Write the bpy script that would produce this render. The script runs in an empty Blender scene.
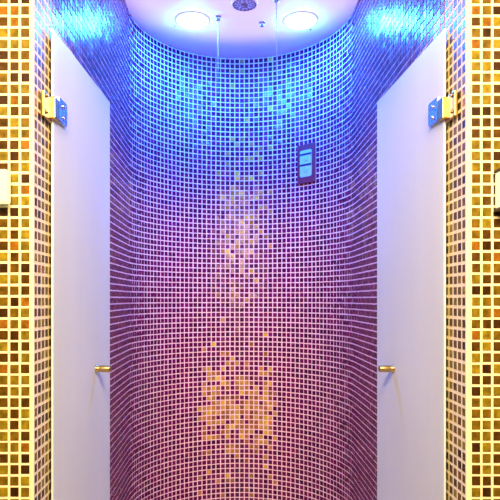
import bpy, bmesh, math, random
from mathutils import Vector, Matrix

random.seed(7)
C = bpy.context.scene.collection
T = 0.022                 # mosaic module in metres
ZC = 1.25                 # eye height
CX = 1.65                 # centre of the shower recess, in modules right of the camera
HW = 19.33                # half width of the recess
D0 = 50.0                 # front wall
DC = 95.7                 # centre of the round end
HCEIL = 49.4
HFLOOR = -ZC / T


def W(X, d, h):
    return Vector((X * T, d * T, ZC + h * T))


# ---------------------------------------------------------------- materials
def new_mat(name):
    m = bpy.data.materials.new(name)
    m.use_nodes = True
    nt = m.node_tree
    b = nt.nodes['Principled BSDF']
    return m, nt, b


def simple(name, col, rough=0.5, metal=0.0, noise=0.0, scale=40.0, spec=0.5, bump=0.0):
    m, nt, b = new_mat(name)
    b.inputs['Roughness'].default_value = rough
    b.inputs['Metallic'].default_value = metal
    b.inputs['Specular IOR Level'].default_value = spec
    tc = nt.nodes.new('ShaderNodeTexCoord')
    nz = nt.nodes.new('ShaderNodeTexNoise')
    nz.inputs['Scale'].default_value = scale
    nz.inputs['Detail'].default_value = 4
    nt.links.new(tc.outputs['Object'], nz.inputs['Vector'])
    r = nt.nodes.new('ShaderNodeValToRGB')
    r.color_ramp.elements[0].position = 0.3
    r.color_ramp.elements[1].position = 0.7
    a = [c * (1 - noise) for c in col]
    z = [min(1, c * (1 + noise)) for c in col]
    r.color_ramp.elements[0].color = (*a, 1)
    r.color_ramp.elements[1].color = (*z, 1)
    nt.links.new(nz.outputs['Fac'], r.inputs['Fac'])
    nt.links.new(r.outputs['Color'], b.inputs['Base Color'])
    if bump:
        bp = nt.nodes.new('ShaderNodeBump')
        bp.inputs['Strength'].default_value = bump
        bp.inputs['Distance'].default_value = 0.002
        nt.links.new(nz.outputs['Fac'], bp.inputs['Height'])
        nt.links.new(bp.outputs['Normal'], b.inputs['Normal'])
    return m


def tile_mat(name, stops, rough, spec, coat=0.0, mottling=0.35, constant=False, gold=None):
    m, nt, b = new_mat(name)
    at = nt.nodes.new('ShaderNodeAttribute')
    at.attribute_name = 'tile_random'
    sep = nt.nodes.new('ShaderNodeSeparateColor')
    nt.links.new(at.outputs['Color'], sep.inputs['Color'])
    r = nt.nodes.new('ShaderNodeValToRGB')
    while len(r.color_ramp.elements) < len(stops):
        r.color_ramp.elements.new(0.5)
    for e, (p, c) in zip(r.color_ramp.elements, stops):
        e.position = p
        e.color = (*c, 1)
    if constant:
        r.color_ramp.interpolation = 'CONSTANT'
    nt.links.new(sep.outputs['Red'], r.inputs['Fac'])
    tc = nt.nodes.new('ShaderNodeTexCoord')
    nz = nt.nodes.new('ShaderNodeTexNoise')
    nz.inputs['Scale'].default_value = 70
    nz.inputs['Detail'].default_value = 3
    nt.links.new(tc.outputs['Object'], nz.inputs['Vector'])
    mr = nt.nodes.new('ShaderNodeMapRange')
    mr.inputs['From Min'].default_value = 0.3
    mr.inputs['From Max'].default_value = 0.7
    mr.inputs['To Min'].default_value = 1 - mottling
    mr.inputs['To Max'].default_value = 1 + mottling
    nt.links.new(nz.outputs['Fac'], mr.inputs['Value'])
    mx = nt.nodes.new('ShaderNodeMix')
    mx.data_type = 'RGBA'
    mx.blend_type = 'MULTIPLY'
    mx.inputs['Factor'].default_value = 1
    base = r.outputs['Color']
    if gold:  # colour ramp of the painted warm reflection
        g = nt.nodes.new('ShaderNodeValToRGB')
        while len(g.color_ramp.elements) < len(gold):
            g.color_ramp.elements.new(0.5)
        for e, (p, c) in zip(g.color_ramp.elements, gold):
            e.position = p
            e.color = (*c, 1)
        nt.links.new(sep.outputs['Red'], g.inputs['Fac'])
        pick = nt.nodes.new('ShaderNodeMix')
        pick.data_type = 'RGBA'
        nt.links.new(sep.outputs['Green'], pick.inputs['Factor'])
        nt.links.new(base, pick.inputs[6])
        nt.links.new(g.outputs['Color'], pick.inputs[7])
        base = pick.outputs[2]
    nt.links.new(base, mx.inputs[6])
    nt.links.new(mr.outputs['Result'], mx.inputs[7])
    nt.links.new(mx.outputs[2], b.inputs['Base Color'])
    b.inputs['Roughness'].default_value = rough
    b.inputs['Specular IOR Level'].default_value = spec
    b.inputs['Coat Weight'].default_value = coat
    b.inputs['Coat Roughness'].default_value = 0.08
    return m


def emit(name, col, strength, body=(0.8, 0.8, 0.8)):
    m, nt, b = new_mat(name)
    b.inputs['Base Color'].default_value = (*body, 1)
    b.inputs['Emission Color'].default_value = (*col, 1)
    b.inputs['Emission Strength'].default_value = strength
    return m


M = {}
M['grout'] = simple('rose_white_grout', (0.84, 0.64, 0.66), 0.75, noise=0.06, scale=60)
M['grout_front'] = simple('cream_grout', (0.86, 0.79, 0.44), 0.75, noise=0.05, scale=60)
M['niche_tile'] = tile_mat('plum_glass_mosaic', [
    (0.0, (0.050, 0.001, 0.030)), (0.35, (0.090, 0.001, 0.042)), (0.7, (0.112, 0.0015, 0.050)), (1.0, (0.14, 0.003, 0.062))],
    0.26, 0.36, 0.0, gold=[(0.0, (0.22, 0.06, 0.01)), (0.4, (0.42, 0.24, 0.02)), (0.75, (0.58, 0.42, 0.03)), (1.0, (0.46, 0.16, 0.02))])  # gold ramp colours the warm reflection painted on the back wall
M['gold_tile'] = tile_mat('gold_glass_mosaic', [
    (0.0, (0.032, 0.013, 0.001)), (0.15, (0.060, 0.028, 0.001)), (0.32, (0.095, 0.053, 0.002)),
    (0.46, (0.125, 0.080, 0.003)), (0.62, (0.15, 0.112, 0.005)), (0.80, (0.20, 0.155, 0.006)), (0.95, (0.20, 0.085, 0.004))],
    0.32, 0.25, 0.0, 0.45, constant=True)
M['ceiling'] = simple('white_ceiling_gloss', (0.82, 0.80, 0.82), 0.35, noise=0.02, scale=8)
M['floor'] = simple('pale_stone_floor', (0.70, 0.58, 0.52), 0.5, noise=0.15, scale=12)
M['chrome'] = simple('polished_chrome', (0.62, 0.64, 0.70), 0.10, metal=1, noise=0.02)
M['brass'] = simple('brushed_brass', (0.52, 0.36, 0.12), 0.3, metal=1, noise=0.06)
M['plum_plastic'] = simple('plum_plastic', (0.15, 0.015, 0.035), 0.4, noise=0.1)
M['pale_plastic'] = simple('pale_blue_plastic', (0.36, 0.55, 0.80), 0.35, noise=0.04)
M['pale_button'] = simple('pale_blue_button', (0.30, 0.52, 0.74), 0.3, noise=0.04)
M['black_plastic'] = simple('black_plastic', (0.02, 0.015, 0.03), 0.4, noise=0.1)
M['grey_metal'] = simple('grey_satin_metal', (0.45, 0.44, 0.52), 0.35, metal=0.6, noise=0.05)
M['dark_hole'] = simple('dark_rubber', (0.13, 0.11, 0.17), 0.6, noise=0.1)
M['bronze'] = simple('dark_bronze', (0.030, 0.014, 0.005), 0.5, metal=0.0, noise=0.1)
M['white_plastic'] = simple('white_plastic', (0.80, 0.80, 0.80), 0.35, noise=0.02)
M['led'] = emit('led_lens_glow', (0.012, 0.155, 1.0), 640)
M['lampglass'] = emit('warm_lamp_glass', (1.0, 0.93, 0.52), 0.75, (0.30, 0.28, 0.18))

# frosted glass of the doors: ground-glass surface that scatters light and lets some through
m, nt, b = new_mat('frosted_glass')
b.inputs['Base Color'].default_value = (0.78, 0.90, 0.82, 1)
b.inputs['Roughness'].default_value = 0.45
b.inputs['Specular IOR Level'].default_value = 0.4
tr = nt.nodes.new('ShaderNodeBsdfTranslucent')
tr.inputs['Color'].default_value = (0.84, 0.92, 0.86, 1)
ms = nt.nodes.new('ShaderNodeMixShader')
ms.inputs['Fac'].default_value = 0.30
out = nt.nodes['Material Output']
tc = nt.nodes.new('ShaderNodeTexCoord')
nz = nt.nodes.new('ShaderNodeTexNoise')
nz.inputs['Scale'].default_value = 5
nz.inputs['Detail'].default_value = 5
mp = nt.nodes.new('ShaderNodeMapping')
mp.inputs['Scale'].default_value = (1, 1, 0.25)
nt.links.new(tc.outputs['Object'], mp.inputs['Vector'])
nt.links.new(mp.outputs['Vector'], nz.inputs['Vector'])
rp = nt.nodes.new('ShaderNodeValToRGB')
rp.color_ramp.elements[0].position = 0.35
rp.color_ramp.elements[0].color = (0.72, 0.83, 0.75, 1)
rp.color_ramp.elements[1].position = 0.65
rp.color_ramp.elements[1].color = (0.78, 0.90, 0.82, 1)
nt.links.new(nz.outputs['Fac'], rp.inputs['Fac'])
nt.links.new(rp.outputs['Color'], b.inputs['Base Color'])
nt.links.new(b.outputs[0], ms.inputs[1])
nt.links.new(tr.outputs[0], ms.inputs[2])
nt.links.new(ms.outputs[0], out.inputs['Surface'])
M['frosted'] = m

# water
m, nt, b = new_mat('falling_water')
b.inputs['Base Color'].default_value = (0.85, 0.95, 1, 1)
b.inputs['Roughness'].default_value = 0.15
b.inputs['IOR'].default_value = 1.33
b.inputs['Transmission Weight'].default_value = 0.6
M['water'] = m


# ---------------------------------------------------------------- mesh helpers
def link(name, bm, mat, parent=None, smooth=False):
    me = bpy.data.meshes.new(name)
    bmesh.ops.recalc_face_normals(bm, faces=bm.faces[:])
    bm.to_mesh(me)
    bm.free()
    for f in me.polygons:
        f.use_smooth = smooth
    me.materials.append(M[mat] if isinstance(mat, str) else mat)
    o = bpy.data.objects.new(name, me)
    C.objects.link(o)
    if parent:
        o.parent = parent
    return o


def root(name, loc, label, cat, group=None, rz=0.0):
    o = bpy.data.objects.new(name, None)
    o.empty_display_size = 0.05
    o.location = loc
    o.rotation_euler = (0, 0, rz)
    C.objects.link(o)
    tag(o, label, cat, group)
    return o


def tag(o, label, cat, group=None):
    o['label'] = label
    o['category'] = cat
    if group:
        o['group'] = group


def box(bm, lo, hi, bev=0.0, seg=2):
    lo, hi = Vector(lo), Vector(hi)
    c, s = (lo + hi) / 2, hi - lo
    r = bmesh.ops.create_cube(bm, size=1, matrix=Matrix.Translation(c) @ Matrix.Diagonal((*s, 1)))
    if bev:
        es = list({e for v in r['verts'] for e in v.link_edges})
        bmesh.ops.bevel(bm, geom=es, offset=bev, segments=seg, profile=0.5, affect='EDGES')


def lathe(bm, prof, n=32, mat=Matrix()):
    """profile [(radius, z)] turned about z"""
    rings = []
    for r, z in prof:
        if r < 1e-7:
            rings.append([bm.verts.new(mat @ Vector((0, 0, z)))])
        else:
            rings.append([bm.verts.new(mat @ Vector((r * math.cos(2 * math.pi * k / n), r * math.sin(2 * math.pi * k / n), z))) for k in range(n)])
    for a, b2 in zip(rings, rings[1:]):
        for k in range(n):
            j = (k + 1) % n
            if len(a) == 1 and len(b2) == 1:
                continue
            if len(a) == 1:
                bm.faces.new((a[0], b2[j], b2[k]))
            elif len(b2) == 1:
                bm.faces.new((a[k], a[j], b2[0]))
            else:
                bm.faces.new((a[k], a[j], b2[j], b2[k]))


# ---------------------------------------------------------------- mosaic walls
def mosaic(name, cols, rows, gmat, tmat, half=0.415, lift=0.055, tilt=1.5, extra_quads=(), gold=None):
    """cols: list of (p0, p1) plan points in modules (the visible side lies on the left of p0->p1);
    rows: list of (h0, h1). One wall: grout bed plus raised glass tiles."""
    V, F, MI, RC = [], [], [], []
    n_i = 0
    for (a, b_) in cols:
        a, b_ = Vector(a), Vector(b_)
        h0, h1 = rows[0][0], rows[-1][1]
        i = len(V)
        for (p, h) in ((a, h0), (b_, h0), (b_, h1), (a, h1)):
            V.append(tuple(W(p.x, p.y, h)))
        F.append((i, i + 1, i + 2, i + 3)); MI.append(0); RC.append((0, 0, 0, 1))
    for q in extra_quads:
        i = len(V)
        for p in q:
            V.append(tuple(W(*p)))
        F.append((i, i + 1, i + 2, i + 3)); MI.append(0); RC.append((0, 0, 0, 1))
    for (a, b_) in cols:
        a, b_ = Vector(a), Vector(b_)
        u = (b_ - a)
        w = u.length
        u = u / w
        nrm = Vector((-u.y, u.x))
        c = (a + b_) / 2
        for (h0, h1) in rows:
            hc, hh = (h0 + h1) / 2, (h1 - h0)
            hw = half * w * random.uniform(0.96, 1.03)
            hv = half * hh * random.uniform(0.96, 1.03)
            du, dv = random.uniform(-0.015, 0.015), random.uniform(-0.015, 0.015)
            su = math.tan(math.radians(random.gauss(0, tilt)))
            sv = math.tan(math.radians(random.gauss(0, tilt)))
            i = len(V)
            for (ru, rv) in ((-1, -1), (1, -1), (1, 1), (-1, 1)):
                pu, pv = du + ru * hw, dv + rv * hv
                p = c + u * pu - nrm * 0.01
                V.append(tuple(W(p.x, p.y, hc + pv)))
            for (ru, rv) in ((-1, -1), (1, -1), (1, 1), (-1, 1)):
                pu, pv = du + ru * hw * 0.93, dv + rv * hv * 0.93
                e = max(0.018, lift + su * pu + sv * pv)
                p = c + u * pu + nrm * e
                V.append(tuple(W(p.x, p.y, hc + pv)))
            reflection_mix = 0.0
            if gold and random.random() < gold(c.x, c.y, hc):  # tile gets the painted warm reflection
                reflection_mix = random.uniform(0.45, 1.0)
            col = (random.random(), reflection_mix, random.random(), 1)
            F.append((i + 4, i + 5, i + 6, i + 7)); MI.append(1); RC.append(col)
            for k in range(4):
                j = (k + 1) % 4
                F.append((i + k, i + j, i + 4 + j, i + 4 + k)); MI.append(1); RC.append(col)
    me = bpy.data.meshes.new(name)
    me.from_pydata(V, [], F)
    me.materials.append(M[gmat])
    me.materials.append(M[tmat])
    me.polygons.foreach_set('material_index', MI)
    at = me.attributes.new('tile_random', 'FLOAT_COLOR', 'FACE')
    at.data.foreach_set('color', [x for c in RC for x in c])
    me.update()
    o = bpy.data.objects.new(name, me)
    C.objects.link(o)
    o['kind'] = 'structure'
    return o


PH = 0.27
rows_full = [(HFLOOR, -56 + PH)] + [(k + PH, k + 1 + PH) for k in range(-56, 49)] + [(49 + PH, 50 + PH)]
rows_front = [r for r in rows_full if r[1] < 36]
XL, XR = CX - HW, CX + HW


def straight(x, d0, d1, n):
    return [((x, d0 + (d1 - d0) * k / n), (x, d0 + (d1 - d0) * (k + 1) / n)) for k in range(n)]


def arc(a0, a1, n):
    pts = [(CX + HW * math.cos(a0 + (a1 - a0) * k / n), DC + HW * math.sin(a0 + (a1 - a0) * k / n)) for k in range(n + 1)]
    return list(zip(pts, pts[1:]))


# recess walls: visible side on the left of travel, so go right-front -> back -> left-front
mosaic('wall_right', straight(XR, D0 + 5, DC, 40), rows_full, 'grout', 'niche_tile')
def reflection_gold(x, d, h):
    # warm reflection painted as gold tiles: dense field low down, loose column above
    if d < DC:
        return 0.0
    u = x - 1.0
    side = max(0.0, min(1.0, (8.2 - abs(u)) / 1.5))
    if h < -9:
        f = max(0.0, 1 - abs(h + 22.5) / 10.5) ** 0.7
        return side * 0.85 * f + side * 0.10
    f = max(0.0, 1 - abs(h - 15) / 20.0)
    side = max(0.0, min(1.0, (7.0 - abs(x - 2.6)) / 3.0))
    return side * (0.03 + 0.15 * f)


mosaic('wall_back', arc(0, math.pi, 62), rows_full, 'grout', 'niche_tile', tilt=4.0, gold=reflection_gold)
mosaic('wall_left', [(b_, a) for a, b_ in straight(XL, D0 + 5, DC, 40)][::-1], rows_full, 'grout', 'niche_tile')
mosaic('wall_jamb_right', straight(XR, D0, D0 + 5, 5), rows_full, 'grout_front', 'gold_tile', half=0.36, lift=0.025, tilt=0.8)
mosaic('wall_jamb_left', [(b_, a) for a, b_ in straight(XL, D0, D0 + 5, 5)][::-1], rows_full, 'grout_front', 'gold_tile', half=0.36, lift=0.025, tilt=0.8)

# front walls with gold mosaic, each with a bright rounded edge strip at the corner
TRL, TRR, PIT = 0.25, 0.36, 0.965
colsL = [((XL - TRL - (k + 1) * PIT, D0), (XL - TRL - k * PIT, D0)) for k in range(12)]
colsR = [((XR + TRR + k * PIT, D0), (XR + TRR + (k + 1) * PIT, D0)) for k in range(12)]
flip = lambda cs: [(b_, a) for a, b_ in cs]
mosaic('wall_front_left', flip(colsL), rows_front, 'grout_front', 'gold_tile', half=0.395, lift=0.06, tilt=1.0)
mosaic('wall_front_right', flip(colsR), rows_front, 'grout_front', 'gold_tile', half=0.395, lift=0.06, tilt=1.0)
colsT = [((XL + (XR - XL) * k / 39, D0), (XL + (XR - XL) * (k + 1) / 39, D0)) for k in range(39)]
mosaic('wall_front_lintel', flip(colsT), [(30.3 + k, 31.3 + k) for k in range(5)], 'grout_front', 'gold_tile', half=0.395, lift=0.06,
       extra_quads=[((XL, D0, 30.3), (XR, D0, 30.3), (XR, D0 + 3.5, 30.3), (XL, D0 + 3.5, 30.3)),
                    ((XL, D0 + 3.5, 30.3), (XR, D0 + 3.5, 30.3), (XR, D0 + 3.5, 50), (XL, D0 + 3.5, 50))])
for i, (x0, x1) in enumerate(((XL - TRL, XL + 0.03), (XR - 0.03, XR + TRR))):
    bm = bmesh.new()
    box(bm, W(x0, D0 - 0.08, HFLOOR), W(x1, D0 + 0.25, 35.27), 0.0012, 3)
    o = link('trim_%d' % (i + 1), bm, 'grout_front')
    o['kind'] = 'structure'

# ceiling of the recess (fits inside the tiled wall) and floor
bm = bmesh.new()
pts = [(XL + 0.06, D0 + 3.6)] + [(CX - (HW - 0.06) * math.cos(math.pi * k / 64), DC + (HW - 0.06) * math.sin(math.pi * k / 64)) for k in range(65)] + [(XR - 0.06, D0 + 3.6)]
lo = [bm.verts.new(W(x, d, HCEIL)) for x, d in pts]
hi = [bm.verts.new(W(x, d, HCEIL + 1.0)) for x, d in pts]
bm.faces.new(lo)
bm.faces.new(hi[::-1])
for k in range(len(pts)):
    j = (k + 1) % len(pts)
    bm.faces.new((lo[k], hi[k], hi[j], lo[j]))
link('ceiling', bm, 'ceiling')['kind'] = 'structure'
bm = bmesh.new()
box(bm, W(-45, -70, HFLOOR - 2), W(48, 118, HFLOOR))
link('floor', bm, 'floor')['kind'] = 'structure'


# ---------------------------------------------------------------- shower doors
def shower_door(side, label):
    s = side                                    # -1 left, +1 right
    if s < 0:
        A, B = Vector((-17.2, 54.0)), Vector((-16.12, 74.3))
    else:
        A, B = Vector((20.5, 54.0)), Vector((19.30, 74.3))
    u = (B - A)
    L = u.length * T
    rz = math.atan2(u.y, u.x)
    r = root('shower_door', W(A.x, A.y, HFLOOR + 0.8), label, 'shower door', None, rz)
    # local: x along the leaf from the hinge edge, y into the recess or towards the wall, z up
    inn = 1 if s > 0 else -1                    # local y sign of the side facing the recess
    th = 0.20 * T
    zb = (HFLOOR + 0.8) * T
    z = lambda h: h * T - zb
    bm = bmesh.new()
    box(bm, (0, min(0, -inn * th), 0), (L, max(0, -inn * th), z(26.1)), 0.0012, 2)
    g = link('glass_panel', bm, 'frosted', r)
    # hinge
    bm = bmesh.new()
    box(bm, (-0.55 * T, min(-inn * th * 1.05, inn * 0.42 * T), z(17.25)), (0.75 * T, max(-inn * th * 1.05, inn * 0.42 * T), z(19.35)), 0.0025, 3)
    h = link('hinge', bm, 'brass', r)
    bm = bmesh.new()
    pl = [(0.78, 17.4), (2.8, 17.4), (3.0, 17.6), (3.0, 19.6), (2.8, 19.8), (0.78, 19.8)]
    f = [bm.verts.new((x * T, inn * 0.02 * T, z(hh))) for x, hh in pl]
    k = [bm.verts.new((x * T, inn * 0.34 * T, z(hh))) for x, hh in pl]
    bm.faces.new(f); bm.faces.new(k[::-1])
    for i in range(6):
        j = (i + 1) % 6
        bm.faces.new((f[i], k[i], k[j], f[j]))
    bmesh.ops.bevel(bm, geom=[e for e in bm.edges if all(v in k for v in e.verts)], offset=0.0012, segments=2, affect='EDGES')
    cp = link('clamp_plate', bm, 'chrome', h)
    cp['label'] = 'blue-lit chrome clamp plate'
    for hh in (18.05, 19.15):
        bm = bmesh.new()
        lathe(bm, [(0, 0.0034), (0.0035, 0.0034), (0.0048, 0.0022), (0.0048, 0), (0, 0)], 16,
              Matrix.Translation((1.9 * T, inn * 0.33 * T, z(hh))) @ Matrix.Rotation(-inn * math.pi / 2, 4, 'X'))
        link('screw', bm, 'chrome', h, True)
    # wall plate lies flat on the jamb
    bm = bmesh.new()
    xw = XL if s < 0 else XR
    iw = -s
    x0, x1 = sorted((xw + iw * 0.17, xw + iw * 0.42))
    box(bm, W(x0, 51.6, 16.9), W(x1, 53.9, 19.3), 0.0015, 2)
    inv = (Matrix.Translation(W(A.x, A.y, HFLOOR + 0.8)) @ Matrix.Rotation(rz, 4, 'Z')).inverted()
    bmesh.ops.transform(bm, matrix=inv, verts=bm.verts[:])
    link('wall_plate', bm, 'brass', h)
    for hh in (17.5, 19.0):
        bm = bmesh.new()
        lathe(bm, [(0, 0.003), (0.003, 0.003), (0.0042, 0.0018), (0.0042, 0), (0, 0)], 16,
              Matrix.Translation(W(xw + iw * 0.415, 52.3, hh)) @ Matrix.Rotation(iw * math.pi / 2, 4, 'Y'))
        bmesh.ops.transform(bm, matrix=inv, verts=bm.verts[:])
        link('screw', bm, 'brass', h, True)
    # knob
    bm = bmesh.new()
    lathe(bm, [(0.0, 0), (0.0108, 0), (0.0108, 0.003), (0.0090, 0.0042), (0.0088, 0.012), (0.0094, 0.014), (0.0094, 0.037), (0.0082, 0.0395), (0, 0.040)], 28,
          Matrix.Translation((14.0 * T, 0, z(-8.45))) @ Matrix.Rotation(-inn * math.pi / 2, 4, 'X'))
    kb = link('door_knob', bm, 'brass', r, True)
    return r


shower_door(-1, 'left frosted glass shower door, swung open against the left mosaic wall')
shower_door(1, 'right frosted glass shower door, swung open against the right mosaic wall')


# ---------------------------------------------------------------- ceiling fittings
def ceil_pt(px, py):
    d = HCEIL * 560 / (299 - py)
    return (px - 231.5) * d / 560, d


def downlight(px, py, label):
    X, d = ceil_pt(px, py)
    r = root('recessed_downlight', W(X, d, HCEIL), label, 'ceiling light', 'downlights in the shower ceiling')
    R = 2.55 * T
    bm = bmesh.new()
    lathe(bm, [(R * 1.0, 0.0), (R * 1.22, 0.0), (R * 1.22, -0.002), (R * 1.12, -0.0045), (R * 1.0, -0.004), (R * 0.98, 0.0)], 48)
    link('bezel', bm, 'white_plastic', r, True)
    bm = bmesh.new()
    lathe(bm, [(R * 0.97, -0.002), (R * 0.97, -0.0085), (R * 0.93, -0.0115), (R * 0.8, -0.0132), (R * 0.5, -0.014), (0, -0.0142)], 48)
    link('lens', bm, 'led', r, True)


downlight(192.5, 20, 'left glowing round downlight in the white shower ceiling')
downlight(300.5, 20, 'right glowing round downlight in the white shower ceiling')

# perforated round outlet
X, d = ceil_pt(244.5, 4)
r = root('ceiling_speaker', W(X, d, HCEIL), 'round grey perforated grille flush in middle of white shower ceiling', 'speaker')
R = 2.25 * T
bm = bmesh.new()
lathe(bm, [(R * 0.9, 0), (R, 0), (R, -0.003), (R * 0.95, -0.005), (R * 0.9, -0.0035)], 48)
link('rim', bm, 'white_plastic', r, True)
bm = bmesh.new()
lathe(bm, [(R * 0.92, -0.001), (R * 0.6, -0.0035), (R * 0.25, -0.0042), (0, -0.0044)], 48)
link('grille', bm, 'grey_metal', r, True)
bm = bmesh.new()
lathe(bm, [(0.0115, -0.003), (0.0125, -0.007), (0.010, -0.009), (0.007, -0.0085), (0.006, -0.006), (0, -0.006)], 28)
link('hub', bm, 'dark_hole', r, True)
bm = bmesh.new()
for ring, n in ((0.42, 7), (0.62, 12), (0.80, 18)):
    for k in range(n):
        a = 2 * math.pi * (k + 0.3 * ring * 10) / n
        zz = -0.0042 + 0.0022 * max(0, ring - 0.42)
        lathe(bm, [(0.0036, zz + 0.002), (0.0036, zz - 0.0006), (0, zz - 0.0010)], 8, Matrix.Translation((R * ring * math.cos(a), R * ring * math.sin(a), 0)))
link('perforations', bm, 'dark_hole', r)


def nozzle(px, py, label):
    X, d = ceil_pt(px, py)
    r = root('spray_nozzle', W(X, d, HCEIL), label, 'shower nozzle', 'spray nozzles in the shower ceiling')
    bm = bmesh.new()
    lathe(bm, [(0, 0), (0.013, 0), (0.013, -0.0015), (0.0095, -0.003), (0, -0.003)], 28)
    link('collar', bm, 'chrome', r, True)
    bm = bmesh.new()
    lathe(bm, [(0.0075, -0.002), (0.0092, -0.006), (0.0098, -0.010), (0.0085, -0.0145), (0.005, -0.0168), (0, -0.0172)], 28)
    link('nozzle_tip', bm, 'chrome', r, True)
    return X, d


n1 = nozzle(218, 16.5, 'chrome ceiling nozzle just right of the left downlight')
n2 = nozzle(262, 22.5, 'chrome ceiling nozzle just left of the right downlight')
n3 = nozzle(276.5, -2, 'chrome ceiling nozzle at the top edge of the photo, right of the round grille')

# water falling from two of the nozzles: a thin rippled thread
for (X, d), lab, rad in ((n1, 'faint thread of water falling from nozzle beside the left downlight', 0.0022),
                         (n3, 'bright thread of water falling from the nozzle at the top edge', 0.0026)):
    bm = bmesh.new()
    prof = []
    n = 60
    top, bot = -0.0176, -0.30
    for k in range(n + 1):
        f = k / n
        zz = top + (bot - top) * f
        rr = rad * (1.0 - 0.75 * f) * (1 + 0.14 * math.sin(k * 1.7))
        prof.append((rr, zz))
    prof = [(0, top)] + prof + [(0, bot - 0.002)]
    lathe(bm, prof, 10)
    o = link('water_stream', bm, 'water', None, True)
    o.location = W(X, d, HCEIL)
    tag(o, lab, 'water stream', 'water threads under the nozzles')

# tiny screws beside the lights
for px, py, lab in ((174.9, 26, 'tiny screw head in the ceiling left of the left downlight'),
                    (310.5, 29.5, 'tiny screw head in the ceiling below the right downlight')):
    X, d = ceil_pt(px, py)
    bm = bmesh.new()
    lathe(bm, [(0.0045, 0.0), (0.0045, -0.001), (0.003, -0.0026), (0.0012, -0.003), (0.0010, -0.002), (0, -0.002)], 14)
    o = link('ceiling_screw', bm, 'dark_hole', None, True)
    o.location = W(X, d, HCEIL)
    tag(o, lab, 'screw', 'screw heads in the ceiling')

# ---------------------------------------------------------------- control panel on the curved wall
th = math.radians(43)
rr = HW - 0.14
PX, PD = CX + rr * math.sin(th), DC + rr * math.cos(th)
# local frame: x to the viewer's right along the wall, y into the wall, z up
r = root('control_panel', W(PX, PD, 26.5 - 3.8), 'plum-framed shower control panel with two pale blue keys on curved wall', 'control panel', None, -th)
w2, hh = 2.1 * T, 7.6 * T
bm = bmesh.new()
box(bm, (-w2, -0.006, 0), (w2, 0.002, hh), 0.002, 3)
link('faceplate', bm, 'plum_plastic', r)
bm = bmesh.new()
kpts = []
for cx, cz, a0 in ((1.0, 6.05, 0), (-1.0, 6.05, 90), (-1.0, 1.6, 180), (1.0, 1.6, 270)):
    for k in range(7):
        a = math.radians(a0 + 15 * k)
        kpts.append(((cx + 0.38 * math.cos(a)) * T, (cz + 0.38 * math.sin(a)) * T))
fr = [bm.verts.new((x, -0.0080, z)) for x, z in kpts]
bk = [bm.verts.new((x, -0.0055, z)) for x, z in kpts]
bm.faces.new(fr)
bm.faces.new(bk[::-1])
for k in range(len(kpts)):
    j = (k + 1) % len(kpts)
    bm.faces.new((fr[k], bk[k], bk[j], fr[j]))
link('keypad', bm, 'pale_plastic', r)
kp = r.children[-1] if r.children else None
kp = [c for c in C.objects if c.name == 'keypad'][0]
for zc in (2.55, 4.80):
    bm = bmesh.new()
    lathe(bm, [(0.0, 0.0022), (0.008, 0.0022), (0.0105, 0.0015), (0.0118, 0.0022), (0.0128, 0.0016), (0.0132, 0)], 28,
          Matrix.Translation((0, -0.0079, zc * T)) @ Matrix.Rotation(math.pi / 2, 4, 'X'))
    link('push_button', bm, 'pale_button', kp, True)
for zc in (3.55, 5.62):
    bm = bmesh.new()
    box(bm, (-1.34 * T, -0.0096, (zc - 0.19) * T), (1.34 * T, -0.0078, (zc + 0.19) * T), 0.0008, 2)
    link('divider_bar', bm, 'black_plastic', kp)

# ---------------------------------------------------------------- wall lamps on the front wall
def wall_lamp(x0, x1, h0, h1, caps, label):
    xc = (x0 + x1) / 2
    r = root('wall_lamp', W(xc, D0, h0), label, 'wall lamp', 'glowing box lamps either side of the shower')
    w, H = (x1 - x0) / 2 * T, (h1 - h0) * T
    bm = bmesh.new()
    box(bm, (-w * 0.8, -0.010, H * 0.1), (w * 0.8, -0.0010, H * 0.9), 0.002)
    link('back_plate', bm, 'bronze', r)
    bm = bmesh.new()
    box(bm, (-w, -1.5 * T, 0.0035), (w, -0.009, H - 0.0035), 0.004, 3)
    link('glass_shade', bm, 'lampglass', r)
    if caps:
        for z0 in (-0.0015, H - 0.0035):
            bm = bmesh.new()
            box(bm, (-w - 0.0012, -1.5 * T - 0.002, z0), (w + 0.0012, -0.006, z0 + 0.0055), 0.0012)
            link('end_cap', bm, 'bronze', r)


wall_lamp(-25.0, -19.5, 8.2, 11.45, False, 'glowing cream box lamp on the gold mosaic left of the shower')
wall_lamp(23.3, 28.8, 7.8, 11.3, True, 'glowing cream box lamp with dark end caps, right of the shower')


# ---------------------------------------------------------------- light
def area(name, loc, target, size, power, col, shape='DISK', spread=180):
    l = bpy.data.lights.new(name, 'AREA')
    l.shape = shape
    l.size = size
    l.energy = power
    l.color = col
    l.spread = math.radians(spread)
    o = bpy.data.objects.new(name, l)
    o.location = loc
    o.rotation_euler = (Vector(target) - Vector(loc)).to_track_quat('-Z', 'Y').to_euler()
    C.objects.link(o)
    return o


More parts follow.
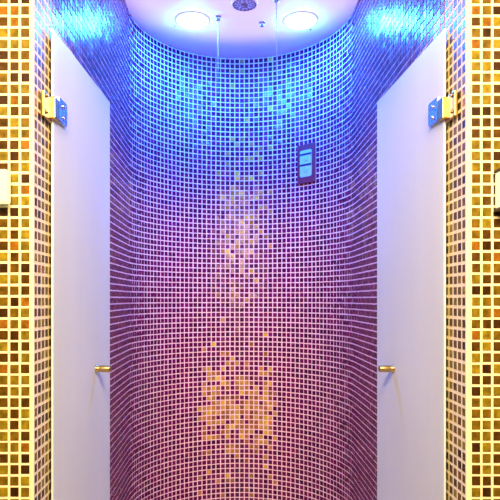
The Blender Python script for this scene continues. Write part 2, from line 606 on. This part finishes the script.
warm = (1.0, 0.80, 0.48)
area('room_ceiling_lamp', W(-14, 4, 38), W(-20, 50, -5), 0.35, 22, warm)
area('room_ceiling_lamp', W(18, 4, 38), W(24, 50, -5), 0.35, 22, warm)
area('room_ceiling_lamp', W(2, -4, 42), W(2, 115, -30), 0.9, 16, (1.0, 0.43, 0.24), spread=120)
# unseen rose spot added at floor level to tint the ceiling pink
l = bpy.data.lights.new('ceiling_fill_light', 'SPOT')
l.energy = 135
l.color = (1.0, 0.62, 0.72)
l.spot_size = math.radians(26)
l.spot_blend = 0.5
l.shadow_soft_size = 0.03
o = bpy.data.objects.new('ceiling_fill_light', l)
o.location = W(CX, 86, HFLOOR + 0.6)
o.rotation_euler = (math.pi, 0, 0)
C.objects.link(o)
# unseen narrow amber spot, added for the warm patch on the back wall
l = bpy.data.lights.new('amber_fill_light', 'SPOT')
l.energy = 26
l.color = (1.0, 0.55, 0.18)
l.spot_size = math.radians(12)
l.spot_blend = 1.0
l.shadow_soft_size = 0.2
o = bpy.data.objects.new('amber_fill_light', l)
o.location = W(3, -15, 30)
o.rotation_euler = (W(1.2, 115, -23) - o.location).to_track_quat('-Z', 'Y').to_euler()
C.objects.link(o)

w = bpy.data.worlds.new('warm_room')
w.use_nodes = True
w.node_tree.nodes['Background'].inputs['Color'].default_value = (1.0, 0.66, 0.50, 1)
w.node_tree.nodes['Background'].inputs['Strength'].default_value = 0.12
S = bpy.context.scene
S.world = w

# ---------------------------------------------------------------- camera
cam = bpy.data.cameras.new('camera')
cam.sensor_width = 36
cam.lens = 36 * 560 / 500
cam.shift_x = (250 - 231.5) / 500
cam.shift_y = (299 - 250) / 500
cam.clip_start = 0.01
co = bpy.data.objects.new('camera', cam)
co.location = (0, 0, ZC)
co.rotation_euler = (math.pi / 2, 0, 0)
C.objects.link(co)
S.camera = co

S.view_settings.view_transform = 'Standard'
S.view_settings.look = 'None'
S.view_settings.exposure = 0.3
S.view_settings.gamma = 1
S.view_settings.use_curve_mapping = False
